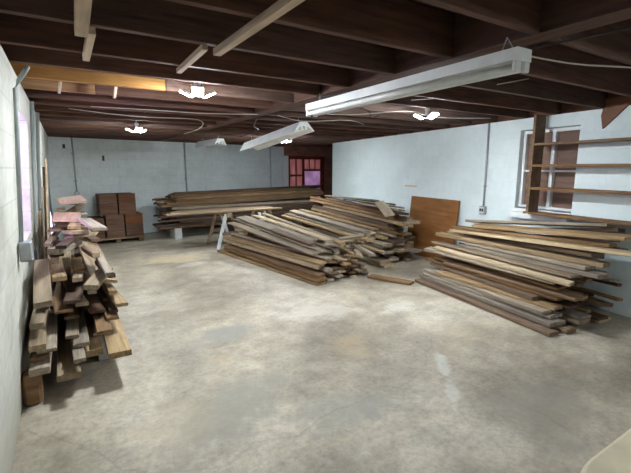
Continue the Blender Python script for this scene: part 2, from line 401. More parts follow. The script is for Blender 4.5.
# girder and joists: each timber its own object
gd = MB(); gd.box((-1.4-5.4,-.075,0),(6.1,-.027,ZD-ZC-.003)); gd.box((-6.8,-.025,0),(6.1,.023,ZD-ZC-.003)); gd.box((-6.8,.025,0),(6.1,.073,ZD-ZC-.003))
struct(gd.build('ceiling_girder', M_['joist'], M=Matrix.Translation((2.11,4.85,ZC)) @ Matrix.Rotation(math.pi/2,4,'Z')), 'triple timber girder running down the middle of the ceiling', 'beam')
jy = [-1.75,-1.25,-.75,-.25,.24,.72,1.20,1.72,2.22,2.75,3.20,3.70]
while jy[-1] < 11.0: jy.append(jy[-1] + .49)
for i, yy in enumerate(jy):
    for side in (0, 1):
        if side == 0: x0, x1 = LW+.02, 2.11-.078
        else:
            x0 = 2.11+.078; x1 = RP.x + (yy-RP.y)*.147 + (.03 if yy < 8.9 else 1.2)
        yb = BP.y + (max(x0,min(x1,6.2)) - BP.x)*1.1/6.2
        if side == 0 and yy > 10.1: continue
        if side == 1 and yy > 10.55: continue
        L = x1-x0; mb = MB(); mb.box((-L/2,-.022,0),(L/2,.022,ZD-ZC-.003), None, .003)
        mat = M_['joist']
        if side == 0 and i in (11, 12):      # paler replacement length at the wall end
            xm = (.80, .30)[i-11]
            mb2 = MB(); mb2.box((x0-(x0+xm)/2,-.022,0),(xm-(x0+xm)/2-.003,.022,ZD-ZC-.003),None,.003)
            o = mb2.build('ceiling_joist', M_['joist_new']); o.location = ((x0+xm)/2, yy+.022, ZC); o['group'] = 'ceiling joists'
            struct(o, 'paler brown replacement ceiling joist at the stained wall', 'joist')
            mb = MB(); L = x1-xm; x0 = xm; mb.box((-L/2,-.022,0),(L/2,.022,ZD-ZC-.003), None, .003)
        o = mb.build('ceiling_joist', mat); o.location = ((x0+x1)/2, yy+.022, ZC)
        struct(o, 'dark brown ceiling joist on the ' + ('stained wall' if side == 0 else 'shelf wall') + ' side of the girder', 'joist')
        o['group'] = 'ceiling joists'

# ------------------------------------------------------------------ stacking: boards come to rest on what lies below
class Heap:
    def __init__(s): s.tops = []       # (cx,cy,ca,sa,L/2,W/2, plane a,bx,by)
    def slab(s, cx, cy, ang, L, W, top, b=0, c=0):
        """register a rectangle with top plane z = top + b*u + c*v"""
        s.tops.append((cx,cy,math.cos(ang),math.sin(ang),L/2,W/2,top,b,c))
    def height(s, X, Y):
        h = np.zeros_like(X)
        for cx,cy,ca,sa,l,w,t,b,c in s.tops:
            dx, dy = X-cx, Y-cy; u = dx*ca+dy*sa; v = -dx*sa+dy*ca
            m = (np.abs(u) <= l+.011) & (np.abs(v) <= w+.011)
            h = np.where(m, np.maximum(h, t+b*u+c*v), h)
        return h
    def rest(s, cx, cy, ang, L, W, bmax=.22, cmax=.16):
        nu, nv = max(5,int(L/.018)), max(3,int(W/.02))
        u, v = np.meshgrid(np.linspace(-L/2,L/2,nu), np.linspace(-W/2,W/2,nv)); u = u.ravel(); v = v.ravel()
        ca, sa = math.cos(ang), math.sin(ang)
        h = s.height(cx+u*ca-v*sa, cy+u*sa+v*ca)
        f = lambda b, c: float(np.max(h-b*u-c*v))
        b = c = 0.0; best = f(0,0); st = .08
        while st > .0008:
            moved = False
            for db, dc in ((st,0),(-st,0),(0,st),(0,-st),(st,st),(-st,-st),(st,-st),(-st,st)):
                nb, nc = max(-bmax,min(bmax,b+db)), max(-cmax,min(cmax,c+dc)); q = f(nb,nc)
                if q < best-1e-6: best, b, c, moved = q, nb, nc, True
            if not moved: st *= .5
        return best, b, c
    def place(s, cx, cy, ang, L, W, T, bmax=.22, cmax=.16, gap=.004):
        gap += .003; z, b, c = s.rest(cx,cy,ang,L,W,bmax,cmax); z += gap
        # rigid frame: x axis along the board (tilted), z normal
        ex = Vector((math.cos(ang),math.sin(ang),b)).normalized()
        ey0 = Vector((-math.sin(ang),math.cos(ang),c)); nz = ex.cross(ey0).normalized(); ey = nz.cross(ex)
        bot = Vector((cx,cy,z)); cen = bot + nz*T/2
        M = Matrix((( ex.x,ey.x,nz.x,cen.x),(ex.y,ey.y,nz.y,cen.y),(ex.z,ey.z,nz.z,cen.z),(0,0,0,1)))
        up = T/nz.z
        s.slab(cx+nz.x*T/2, cy+nz.y*T/2, ang, L+abs(nz.x)*T, W+abs(nz.y)*T, z+up+b*(nz.x*T*0)+0, b, c)
        return M

def board_mesh(name, L, W, T, r, mat, jag=.3):
    """sawn board: eased edges, slightly crooked, ends skewed or split"""
    n = max(3, int(L/.28)); ch = min(.004, T*.15)
    prof = [(-W/2+ch,-T/2),(W/2-ch,-T/2),(W/2,-T/2+ch),(W/2,T/2-ch),(W/2-ch,T/2),(-W/2+ch,T/2),(-W/2,T/2-ch),(-W/2,-T/2+ch)]
    sk = [r.uniform(-.25,.25)*W if r.random() < jag else 0 for _ in (0,1)]
    bow = r.uniform(-.004,.004)
    ph = r.uniform(0,6)
    vs, fs = [], []
    for i in range(n+1):
        t = i/n*2-1
        for k,(yy,zz) in enumerate(prof):
            x = t*L/2
            if i == 0: x += abs(sk[0])*.5 + sk[0]*yy/W
            if i == n: x -= abs(sk[1])*.5 + sk[1]*yy/W
            wob = math.sin(i*1.7+ph)*.0015
            vs.append((x, (yy*.985 + bow*(1-t*t) + wob), zz))
    for i in range(n):
        for k in range(8):
            j = (k+1) % 8; fs.append((i*8+k, (i+1)*8+k, (i+1)*8+j, i*8+j))
    fs.append(tuple(range(8))); fs.append(tuple(range(n*8+7, n*8-1, -1)))
    # split the board's end into a broken notch on some
    me = bpy.data.meshes.new(name); me.from_pydata(vs, [], fs); me.materials.append(mat); me.update()
    return me

ORD = ['bottom','second','third','fourth','fifth','sixth','seventh','eighth','ninth','tenth','eleventh','twelfth','thirteenth','fourteenth','fifteenth','sixteenth','seventeenth','eighteenth','nineteenth','twentieth']
TONE = {'grey':'weathered grey','tan':'tan','pale':'pale yellow','brown':'brown','dark':'dark brown','black':'blackened','pink':'pale pinkish'}
def board(hp, cx, cy, ang, L, W, T, tone, label, group, name='board', bmax=.22, cmax=.16, jag=.3, gap=.004):
    M = hp.place(cx,cy,ang,L,W,T,bmax,cmax,gap)
    o = bpy.data.objects.new(name, board_mesh(name,L,W,T,rng,M_[tone],jag)); COL.objects.link(o); o.matrix_world = M
    return tag(o, label, 'board', group)
def pick(d):
    x = rng.random()*sum(d.values())
    for k, w in d.items():
        x -= w
        if x <= 0: return k
    return k
def frame_of(org, ang):
    """pile frame: u away from the viewer along the boards, v across"""
    du = Vector((math.cos(ang),math.sin(ang))); dv = Vector((math.sin(ang),-math.cos(ang)))
    return lambda u, v: (org[0]+du.x*u+dv.x*v, org[1]+du.y*u+dv.y*v)

# ---- pile 1: low pile in the middle of the floor --------------------------------------
rng.seed(11); H5 = Heap()
H1 = Heap(); A1 = math.radians(98.3); P1 = frame_of((2.80,4.42), A1); G1 = 'boards of the low middle pile'
NM1 = 'low middle pile'
tones1 = {'grey':4,'tan':3,'brown':3,'pale':.6,'dark':.5}
def course(hp, P, A, k, v0, v1, u0, Lr, Wr, Tr, tones, pile, side, group, jitter=1.2, n_max=9, gapv=(.008,.03), umid=None):
    v = v0; i = 0; T = rng.uniform(*Tr)
    while v < v1-.06 and i < n_max:
        W = rng.uniform(*Wr); L = rng.uniform(*Lr); st = rng.uniform(*u0); tone = pick(tones)
        if v+W > v1+.02: W = max(.06, v1+.02-v)
        x, y = P(st+L/2, v+W/2)
        lab = f"{TONE[tone]} board {ORD[i] if i else 'first'} from the {side} in the {ORD[k]} layer of the {pile}"
        board(hp, x, y, A+math.radians(rng.uniform(-jitter,jitter)*min(1,1.3/L if hp is H5 else 1)), L, W, T+rng.uniform(-.002,.002), tone, lab, group, 'board', .05 if hp is H5 else .22, .05 if hp is H5 else .16)
        v += W + rng.uniform(*gapv) + math.radians(jitter)*.6; i += 1
for k in range(5):
    course(H1, P1, A1, k, .03*k, 1.0, (0.0+.02*k,.12+.02*k), (2.65,2.98) if k < 5 else (2.1,2.7), (.12,.21), (.024,.046), tones1, NM1, 'aisle', G1, 1.0)
# two cross blocks lift the far ends of the upper boards
for (u, t) in ((2.25,.08),):
    x, y = P1(u,.62); board(H1, x, y, A1+math.pi/2, .85, .12, t, 'brown', 'brown cross block under the far ends of the low middle pile', None)
for i, (v, W, L, u, tone) in enumerate([(.24,.16,2.5,.35,'tan'),(.42,.20,2.7,.30,'grey'),(.64,.22,2.6,.28,'grey'),(.88,.18,2.5,.30,'tan'),(.50,.24,2.2,.75,'grey'),(.74,.22,2.25,.55,'pale'),(.36,.12,1.1,.55,'brown'),(.95,.14,2.3,.5,'tan')]):
    x, y = P1(u+L/2, v); where = ['outermost','second','third','fourth','wide upper','palest upper','short near','wall-side upper'][i]
    board(H1, x, y, A1+math.radians(rng.uniform(-2,1)), L, W, .026, tone, f'{where} {TONE[tone]} board sloping down along the top of the low middle pile', G1)
# loose offcuts tumbled at the near end
for i in range(15):
    u, v = rng.uniform(-.08,.45), rng.uniform(.45,1.15); x, y = P1(u,v); tone = pick({'tan':3,'grey':3,'pale':2})
    board(H1, x, y, A1+math.radians(rng.uniform(-38,24)), rng.uniform(.22,.5), rng.uniform(.06,.10), rng.uniform(.02,.035), tone,
          f'{TONE[tone]} offcut, {ORD[i] if i else "first"} dropped on the near end of the low middle pile', G1+' offcuts', 'offcut', .22, .25, .6)
H1.tops_done = True
# ---- sawhorses and the two light boards across them -----------------------------------
def sawhorse(x, y, rz, label):
    t = empty('sawhorse', (x,y,0), rz); tag(t, label, 'sawhorse', 'sawhorses')
    m = MB(); m.box((-.40,-.045,.64),(.40,.045,.73),None,.005); m.build('beam', M_['tan'], t)
    for sx in (-1,1):
        for sy in (-1,1):
            m = MB(); p0 = Vector((sx*.34,sy*.25,.0)); p1 = Vector((sx*.30,sy*.047,.70)); d = p1-p0
            Mx = Matrix.Translation(p0) @ d.to_track_quat('Z','Y').to_matrix().to_4x4()
            m.box((-.016,-.03,0.010),(.016,.03,d.length)); m.v = [Mx @ Vector(q) for q in m.v]; m.build('leg', M_['frame_white'] if sx*sy < 0 else M_['tan'], t)
        m = MB(); m.box((sx*.325-.012,-.17,.27),(sx*.325+.012,.17,.34)); m.build('spreader', M_['tan'], t)
    return t
sawhorse(2.70, 7.95, math.pi/2, 'pale legged sawhorse standing in the aisle before the long dark stack')
sawhorse(3.60, 8.05, math.pi/2, 'sawhorse mostly hidden behind the tall heap')
rng.seed(12); H2 = Heap(); G2 = 'boards of the tall heap'
H2.slab(2.70,7.95,math.pi/2,.80,.09,.73); H2.slab(3.60,8.05,math.pi/2,.80,.09,.73)
for i,(cy, L, cx, tone, tx) in enumerate([(7.66,2.35,2.70,'tan','long tan'),(7.82,1.9,2.80,'tan','short tan'),(7.98,2.1,2.72,'grey','weathered grey'),(8.16,1.9,2.78,'brown','brown')]):
    board(H2, cx, cy, math.radians(rng.uniform(-1,1)), L, .13, .03, tone, f'{tx} board lying across the two sawhorses', 'boards across the sawhorses')
# ---- pile 2: tall heap against the bluish wall ----------------------------------------
A2 = math.radians(91.5); P2 = frame_of((4.22,4.72), A2); NM2 = 'tall heap'
tones2 = {'grey':4,'tan':3,'brown':2,'dark':1,'pale':.6}
def heap_courses(k0, k1, v0f):
    for k in range(k0, k1):
        course(H2, P2, A2, k, v0f(k)+rng.uniform(0,.05), .98, (0.0 if k < 8 else .12,.40 if k < 8 else .65), (2.2,2.75), (.17,.27), (.036,.06), tones2, NM2, 'aisle', G2, 1.6, 4, (.03,.10))
heap_courses(0, 8, lambda k: .0)
for (u, t) in ((2.47,.13),):
    x, y = P2(u,.18); board(H2, x, y, A2+math.pi/2, .50, .12, t, 'brown', 'brown cross block under the far ends of the sloping boards of the tall heap', G2+' cross blocks')
for i,(u,v,L,W,T,tone,da) in enumerate([(.30,-.05,2.9,.14,.04,'tan',0),(.42,.11,2.85,.14,.03,'grey',0),(.30,.26,2.9,.13,.04,'pale',1),(.25,.39,2.8,.12,.04,'grey',2),(.45,.02,2.7,.13,.03,'grey',1),(.5,.17,2.7,.14,.03,'pale',1),(.6,.31,2.4,.12,.03,'tan',2),(.55,.08,2.3,.16,.03,'grey',1)]):
    x, y = P2(u+L/2, v)
    board(H2, x, y, A2+math.radians(da), L, W, T, tone, f'{TONE[tone]} board, {ORD[i] if i else "first"} of those sloping from the sawhorse end onto the tall heap', G2+' sloping boards')
heap_courses(8, 15, lambda k: .44+.02*(k-8))
for i,(u,v,L,W,tone,da) in enumerate([(.35,.62,.9,.22,'tan',12),(.15,.46,.75,.17,'pale',-28),(.5,.80,1.5,.16,'brown',4),(.9,.66,1.7,.2,'grey',-4),(.7,.85,1.2,.16,'dark',-3)]):
    x, y = P2(u+L/2, v)
    board(H2, x, y, A2+math.radians(da), L, W, .028, tone, f'{["short tan","short pale","brown","wide grey","dark"][i]} board lying loose on the top of the tall heap', G2+' loose boards')
H3f = Heap(); x, y = 3.72, 4.32
H3f.slab(0,0,0,.01,.01,0)
board(H3f, 3.84, 4.16, math.radians(113), .66, .16, .03, 'brown', 'brown plank flat on the concrete between the tall heap and the shelf-side pile', None)
# ---- pile 3: pile under the wall shelves ----------------------------------------------
rng.seed(13); H3 = Heap(); A3 = math.radians(90-6.6); P3 = frame_of((3.86,1.95), A3); NM3 = 'shelf-side pile'; G3 = 'boards of the shelf-side pile'
tones3 = {'brown':4.5,'tan':2.2,'grey':2.6,'pale':.4,'dark':2}
for k in range(18):
    v0 = .0 + .046*k + rng.uniform(-.045,.045); u0 = (-.10,.08) if k < 3 else (-.04,.30) if k < 6 else (-.15,.30)
    if k > 12: u0 = (-.35,.1)
    course(H3, P3, A3, k, v0, 1.06, u0, (1.85,2.1) if k < 3 else (1.6,2.1) if k < 9 else (1.6,2.3), (.13,.24) if k%3 else (.09,.15), (.022,.046), tones3, NM3, 'aisle', G3, 2.2 if k < 3 else 4, 3 if k < 10 else 4, (.02,.10))
    if k == 9:
        x, y = P3(1.05,.42); board(H3, x, y, A3+math.radians(1), 1.75, .30, .022, 'grey', 'extra wide weathered grey plank slanting on the aisle face of the shelf-side pile', None, 'board', .2, .22)
        x, y = P3(1.0,.34); board(H3, x, y, A3+math.radians(-1), 2.0, .10, .03, 'pale', 'pale yellow board along the foot of the extra wide plank on the shelf-side pile', None, 'board', .2, .2)
    if k == 14:
        x, y = P3(.80,.66); board(H3, x, y, A3, 2.35, .15, .035, 'pale', 'bright pale yellow board near the top of the shelf-side pile', None)
# ---- pile 4: long dark stack along the back wall --------------------------------------
rng.seed(14); H4 = Heap(); A4 = math.radians(4); P4 = frame_of((1.64,9.98), A4); NM4 = 'long dark stack'; G4 = 'boards of the long dark stack'
for (u, nm) in ((.38,0),(2.2,1),(3.9,2)):
    x, y = P4(u,.42); t = MB(); t.box((-.08,-.36,0),(.08,.30,.26),None,.008); o = t.build('concrete_block', M_['concrete']); o.location = (x,y,0); o.rotation_euler = (0,0,A4)
    tag(o, ['whitewashed block carrying the exposed end of the long dark stack','whitewashed block midway under the long dark stack','whitewashed block under the hidden end of the long dark stack'][nm], 'block', 'blocks under the long stack')
    H4.slab(x,y,A4,.16,.66,.26)
for k in range(13):
    tn = {'dark':4,'black':4,'brown':2} if k not in (8,9) else {'brown':3,'tan':2,'grey':1}
    course(H4, P4, A4, k, .0+rng.uniform(0,.10), .84, (-.15,.45) if k < 11 else (.2,.6), (3.9,4.3), (.2,.30), (.034,.050), tn, NM4, 'wall', G4, .7, 3, (.02,.06))

# ---- pile 5: offcut heap along the stained wall ---------------------------------------
rng.seed(15); A5 = math.radians(90); P5 = frame_of((-.315,3.2), A5); NM5 = 'wall-side heap'; G5 = 'boards of the wall-side heap'
tb = MB(); tb.box((-.055,-.07,0),(.055,.07,.22),None,.02); o = tb.build('timber_post', M_['timber']); o.location = (-.318,3.2,0)
tag(o, 'stubby orange brown timber standing under the near corner of the wall-side heap', 'timber'); H5.slab(-.318,3.2,0,.11,.14,.22)
tb = MB(); tb.box((-.08,-.10,0),(.08,.10,.22),None,.008); o = tb.build('concrete_block', M_['concrete']); o.location = (.185,3.72,0)
tag(o, 'grey block holding up the aisle edge of the wall-side heap', 'block'); H5.slab(.185,3.72,0,.16,.20,.22)
for i, yy in enumerate((5.2,6.8)):
    tb = MB(); tb.box((-.26,-.10,0),(.26,.10,.22),None,.008); o = tb.build('concrete_block', M_['concrete']); o.location = (-.02,yy,0)
    tag(o, ['grey block in the shade under the middle of the wall-side heap','grey block in the shade under the far end of the wall-side heap'][i], 'block'); H5.slab(-.02,yy,0,.52,.2,.22)
tones5 = {'tan':5,'brown':1.6,'dark':1.2,'grey':3}
course(H5, P5, A5, 0, .0, .60, (-.15,.15), (3.8,4.2), (.12,.16), (.036,.045), tones5, NM5, 'wall', G5, .4, 4, (.012,.02))
for k in range(1,13):
    course(H5, P5, A5, k, rng.uniform(0,.03)+.012*k, .58, (-.25+.05*k,.25+.08*k), (.6,2.6) if k%2 else (1.2,3.0), (.05,.13), (.020,.036), tones5, NM5, 'wall', G5, 6 if k > 3 else 2.5, 4, (.02,.085))
    if k in (3, 6, 9):
        q = (3, 6, 9).index(k)
        board(H5, (-.27,-.245,-.215)[q], (3.62,3.66,3.60)[q], math.radians((91,88,92)[q]), (.95,.75,.85)[q], (.10,.09,.11)[q], .042, 'tan', ('thick tan board jutting out low beside the stained wall from the wall-side heap','thick tan board jutting out midway up beside the stained wall from the wall-side heap','thick tan board jutting out highest beside the stained wall from the wall-side heap')[q], G5+' jutting', 'board', .16, .05)
    if k == 12:
        board(H5, .17, 4.35, math.radians(93), 1.3, .20, .025, 'tan', 'wide tan plank lying along the aisle edge of the wall-side heap', None, 'board', .10, .2)
def offcuts(n, ya, yb, La, Lb, jit, where, tones, xa=-.19, xb=.24, Ws=(.05,.14)):
    for i in range(n):
        L = rng.uniform(La,Lb); W = rng.uniform(*Ws); tone = pick(tones); a = math.radians(90+rng.uniform(-jit,jit))
        hx = abs(math.cos(a))*L/2 + abs(math.sin(a))*W/2
        x = rng.uniform(min(xa+hx,0), max(xb-hx+.06,.02)); x = max(x, -.17+hx); yy = rng.uniform(ya,yb)
        board(H5, x, yy, a, L, W, rng.uniform(.02,.045), tone, f'{TONE[tone]} offcut, {ORD[i] if i else "first"} dropped on the {where} of the wall-side heap', G5+' offcuts '+where, 'offcut', .09, .08, .4)
offcuts(12, 3.6, 4.5, .3, .7, 20, 'near end', {'tan':4,'brown':1.5,'dark':1.5,'grey':2})
for k in range(13,17):
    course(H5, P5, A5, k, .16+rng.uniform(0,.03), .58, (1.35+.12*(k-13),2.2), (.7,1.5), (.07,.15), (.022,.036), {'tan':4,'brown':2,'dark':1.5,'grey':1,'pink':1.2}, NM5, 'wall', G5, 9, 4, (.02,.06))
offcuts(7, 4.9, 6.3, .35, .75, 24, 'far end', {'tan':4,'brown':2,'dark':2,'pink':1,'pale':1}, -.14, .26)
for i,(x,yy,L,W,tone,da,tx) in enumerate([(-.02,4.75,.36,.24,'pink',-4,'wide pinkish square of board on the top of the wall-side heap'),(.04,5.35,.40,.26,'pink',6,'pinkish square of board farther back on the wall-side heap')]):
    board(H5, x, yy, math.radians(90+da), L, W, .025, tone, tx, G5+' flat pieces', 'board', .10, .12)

# pieces standing between the heap and the wall
def lean_piece(y0, w, h, th, mat, label, name='plywood_scrap', lean=.05):
    m = MB(); m.box((-th/2,-w/2,0),(th/2,w/2,h),None,.002)
    o = m.build(name, mat); o.location = (LW+.014+th/2+.008, y0, 0); o.rotation_euler = (0, math.atan(LEAN/ZC)*1.0, 0)
    return tag(o, label, 'board')
lean_piece(5.3,.40,1.12,.018,M_['tan'],'tan plywood scrap leaning on the stained wall just past the window')
lean_piece(6.15,.55,1.36,.018,M_['tan'],'taller tan plywood scrap leaning on the stained wall beyond the window')
lean_piece(6.75,.12,1.62,.03,M_['dark'],'dark upright plank leaning on the stained wall','plank')
lean_piece(7.6,.14,1.75,.03,M_['furring'],'tall pale plank leaning on the stained wall near the far corner','plank')

# ------------------------------------------------------------------ slat bundles on a pallet
pal = empty('pallet', (.85,9.84,0), .06); tag(pal, 'low wooden pallet under the brown slat bundles', 'pallet')
for i in range(5):
    m = MB(); yy = -.36+.165*i; m.box((-.52,yy,.085),(.52,yy+.10,.105)); m.build('deck_board', M_['tan'], pal)
for i in range(3):
    m = MB(); xx = -.50+.455*i; m.box((xx,-.36,0.002),(xx+.09,.40,.084)); m.build('stringer', M_['brown'], pal)
def bundle(x, y, z, w, d, h, label, rz=.06):
    t = empty('slat_bundle', (x,y,z), rz); tag(t, label, 'bundle', 'brown slat bundles')
    m = MB(); n = max(4, int(h/.022)); r = random.Random(int(x*977+z*331))
    for k in range(n):
        o_ = r.uniform(-.006,.006); m.box((-w/2+.004+o_,-d/2+.004+r.uniform(-.005,.005),k*h/n+.0006),(w/2-.004+o_,d/2-.004,(k+1)*h/n-.0006))
    m.build('slats', M_['bundle'], t)
    m = MB()
    e_ = .006
    for a,b_,c,d_ in ((-w/2-e_,-w/2-e_+.003,0,h),(w/2+e_-.003,w/2+e_,0,h)):
        m.box((a,-d/2+.05,c),(b_,-d/2+.085,d_))
    m.box((-w/2-e_,-d/2+.05,h-.001),(w/2+e_,-d/2+.085,h+.002))
    m.build('strap', M_['band'], t)
bw = .345
row = [('aisle-side','bottom',1.375,.108,.36,.28),('middle','bottom',.99,.108,.36,.28),('wall-side','bottom',.65,.108,.26,.22),
       ('aisle-side','second',1.375,.392,.36,.21),('middle','second',.99,.392,.36,.21),('wall-side','second',.65,.332,.26,.22),
       ('aisle-side','third',1.26,.606,.345,.24),('middle','third',.89,.606,.345,.24),('aisle-side','top',1.26,.850,.345,.20),('middle','top',.89,.850,.345,.20)]
for a,b_,x,z,w,h in row:
    bundle(x-.17, 9.84+(x-1.02)*.06, z, w, .55, h-.003, f'{a} strapped bundle of brown slats in the {b_} row on the pallet')
for i,(z,h) in enumerate(((0.003,.25),(.256,.2))):
    bundle(.155, 9.75, z, .28, .5, h-.003, ['strapped bundle of brown slats on the floor between pallet and wall-side heap','strapped bundle of brown slats topping the pair beside the pallet'][i])

# ------------------------------------------------------------------ wall things on the right
ws = empty('wall_shelves', (0,0,0), M=RM); tag(ws, 'brown wooden wall shelves with a tall upright across the boarded window', 'shelves')
m = MB(); m.box((1.175,.042,1.02),(1.21,.225,ZC-.003),None,.003); m.build('upright', M_['shelf'], ws)
m = MB(); m.box((-1.0,.042,1.02),(-.965,.225,ZC-.003),None,.003); m.build('upright', M_['shelf'], ws)
for z, xe in ((1.905,1.36),(1.645,1.33),(1.36,1.33),(1.045,1.36)):
    m = MB(); m.box((-.963,.042,z-.03),(1.173,.225,z),None,.003)
    m.box((1.212,.06,z-.028),(1.25,.225,z)); m.build('shelf', M_['shelf'], ws)
# plywood sheet leaning on the wall
th = math.atan(.10/1.05)
Mp = RM @ Matrix.Translation((3.22,.135,0.012)) @ Matrix.Rotation(th,4,'X')
m = MB(); m.box((-.63,-.009,0),(.63,.009,1.07),None,.002); o = m.build('plywood_sheet', M_['ply'], M=Mp); tag(o, 'orange brown plywood sheet leaning on the bluish white wall', 'plywood')
# conduit and outlet
cd = empty('outlet', (0,0,0), M=RM); tag(cd, 'metal conduit dropping to an outlet box on the bluish white wall', 'outlet')
m = MB(); m.tube([(2.11,.016,ZC-.003),(2.11,.016,1.03)],.0155); m.build('conduit', M_['galv'], cd, smooth=True)
m = MB(); m.box((2.055,.002,.91),(2.165,.05,1.03),None,.006); m.build('outlet_box', M_['galv'], cd)
m = MB(); m.box((2.07,.0505,.925),(2.15,.054,1.015)); m.build('cover_plate', M_['plastic'], cd)
for x in (2.09,2.13):
    m = MB(); m.box((x-.014,.0545,.95),(x+.014,.058,.995),None,.003); m.build('receptacle', M_['black_plastic'], cd)
m = MB(); m.tube([(2.075,.014,1.33),(2.145,.014,1.33)],.008); m.build('conduit_clamp', M_['galv'], cd)
m = MB(); m.box((3.76,.002,1.245),(4.12,.02,1.275)); o = m.build('wood_strip', M_['furring'], M=RM); tag(o, 'small pale wood strip fixed on the bluish white wall above the plywood', 'strip')
m = MB(); m.prism([(.16,ZC+.10),(.50,2.03),(.53,ZC-.08),(.50,ZC+.10)],.003,.02); 
o = m.build('triangular_gusset', M_['board_brown'], M=RM); tag(o, 'brown triangular board hanging point down from the ceiling over the shelves', 'board')
# conduits on the back wall
for s, zb, mt, lb in ((.50,1.08,'conduit_paint','thin grey pipe on the far wall near the stained wall corner'),(3.04,.5,'conduit_paint','grey pipe on the far wall above the middle of the long dark stack'),(5.74,.5,'galv','grey pipe on the far wall near the red glazed door')):
    t = empty('wall_pipe', (0,0,0), M=BM); tag(t, lb, 'pipe', 'pipes on the far wall')
    m = MB(); m.tube([(s,-.03,ZC-.004),(s,-.03,zb)],.022 if s>1 else .013); m.build('pipe', M_[mt], t, smooth=True)
    for z in (1.3,1.9):
        m = MB(); m.box((s-.04,-.012,z),(s+.04,-.002,z+.03)); m.build('pipe_clamp', M_['galv'], t)
    if s < 1:
        m = MB(); m.box((s-.05,-.06,1.0),(s+.05,-.002,1.08),None,.005); m.build('junction_box', M_['galv'], t)
for s, z, w, h, lb in ((.34,2.06,.05,.09,'dark plate standing in for a hole high on the far wall near the corner'),(1.10,1.82,.04,.12,'small rusty bracket on the far wall above the slat bundles')):
    m = MB(); m.box((s-w/2,-.02,z-h/2),(s+w/2,-.002,z+h/2),None,.003); o = m.build('wall_bracket_and_hole', M_['dark'], M=BM); tag(o, lb, 'bracket')  # first one is a dark plate painting the shade inside a wall hole
# left wall conduits
def lw_x(z): return LW + LEAN*z/ZC
def lpipe(y, z0, z1, r, lb, box=False):
    t = empty('wall_conduit', (0,0,0)); tag(t, lb, 'conduit')
    m = MB(); pts = [(lw_x(z0)+r+.006,y,z0),(lw_x(z1)+r+.006,y,z1)]
    if box: pts += [(lw_x(z1)+r+.03,y-.02,z1+.05),(lw_x(z1)+r+.09,y-.12,ZC-.03)]
    m.tube(pts, r); m.build('pipe', M_['conduit_paint'], t, smooth=True)
    if box:
        m = MB(); m.box((lw_x(z0)+.006,y-.06,z0-.13),(lw_x(z0)+.075,y+.06,z0),None,.006); m.build('outlet_box', M_['galv'], t)
lpipe(3.30, 1.11, 2.10, .014, 'grey conduit bending down the stained wall to a metal box before the window', True)
lpipe(4.85, .3, 2.23, .018, 'grey conduit on the stained wall just past the window')
lpipe(5.75, .3, 2.23, .02, 'grey conduit on the stained wall farthest from the window')

# ------------------------------------------------------------------ lights
def led_lamp(x, y, z, rz, label, mat='led'):
    t = empty('led_garage_light', (x,y,z), rz); tag(t, label, 'lamp', 'folding LED ceiling lamps')
    m = MB(); m.tube([(0,0,ZD-z-.002),(0,0,.13)],.008,8); m.build('hanging_stem', M_['galv'], t)
    m = MB(); m.tube([(0,0,.13),(0,0,.085),(0,0,.08),(0,0,.03)],[.026,.026,.02,.02],12); m.build('bulb_socket', M_['plastic'], t)
    m = MB(); m.tube([(0,0,.029),(0,0,.012),(0,0,-.012)],[.03,.045,.04],12); m.build('hub', M_['black_plastic'], t)
    for k in range(3):
        a = 2*math.pi*k/3
        Mk = Matrix.Rotation(a,4,'Z') @ Matrix.Translation((.05,0,0)) @ Matrix.Rotation(math.radians(-26),4,'Y')
        m = MB(); m.box((0,-.045,-.002),(.10,.045,.014),Mk,.003); w = m.build('wing', M_['white'], t)
        m = MB(); m.box((.006,-.04,-.008),(.096,.04,-.0025),Mk); m.build('led_panel', M_[mat], w)
    return t
led_lamp(.98,3.40,2.175,.25,'folding LED lamp hung over the open floor beside the paler joist')
led_lamp(.97,6.60,2.13,.6,'folding LED lamp nearest the slat bundles')
led_lamp(3.52,3.30,2.15,.4,'folding LED lamp between the fluorescent fixture and the bluish white wall')
led_lamp(3.91,7.5,2.12,.1,'folding LED lamp beside the drooping far fluorescent fixture')

led_lamp(2.75,-.85,2.13,.3,'folding LED lamp over the camera end of the room', 'led_dim')

def strip_light(M, L, label, hang=True, w=.13, hood=False):
    t = empty('fluorescent_fixture', (0,0,0), M=M); tag(t, label, 'light fixture', 'unlit fluorescent fixtures')
    m = MB()
    if hood: m.prism([(-w/2,-.075),(-.05,.0),(.05,.0),(w/2,-.075),(w/2+.004,-.07),(.065,.06),(-.065,.06),(-w/2-.004,-.07)],-L/2,L/2)
    else: m.prism([(-.06,.0),(.06,.0),(.058,.058),(-.058,.058)],-L/2,L/2)
    m.build('housing', M_['white'], t)
    for s in (-1,1):
        m = MB(); m.tube([(s*.036,-L/2+.03,-.026),(s*.036,L/2-.03,-.026)],.0185,12); m.build('tube', M_['tube'], t, smooth=True)
        for e_ in (-1,1):
            m = MB(); y0 = e_*(L/2-.014); m.box((s*.036-.02,y0-.012,-.05),(s*.036+.02,y0+.012,-.0005),None,.004); m.build('lampholder', M_['plastic'], t)
    if hang:
        m = MB()
        for yy in (-L/2+.10, L/2-.15):
            m.tube([(-.05,yy-.07,.06),(0,yy,.132),(.05,yy+.07,.06)],.003,5)
        m.build('hanger_wire', M_['galv'], t)
    return t
strip_light(Matrix.Translation((1.965,2.245,2.115)) @ Matrix.Rotation(math.radians(-.8),4,'Z'), 2.05, 'long white unlit fluorescent fixture hanging along the girder')
pn, pf = Vector((2.84,4.88,2.165)), Vector((2.62,6.35,1.95)); dd = (pf-pn).normalized()
sx_ = dd.cross(Vector((0,0,1))).normalized(); up_ = sx_.cross(dd)
Mf = Matrix((sx_,dd,up_)).transposed().to_4x4(); Mf.translation = (pn+pf)/2
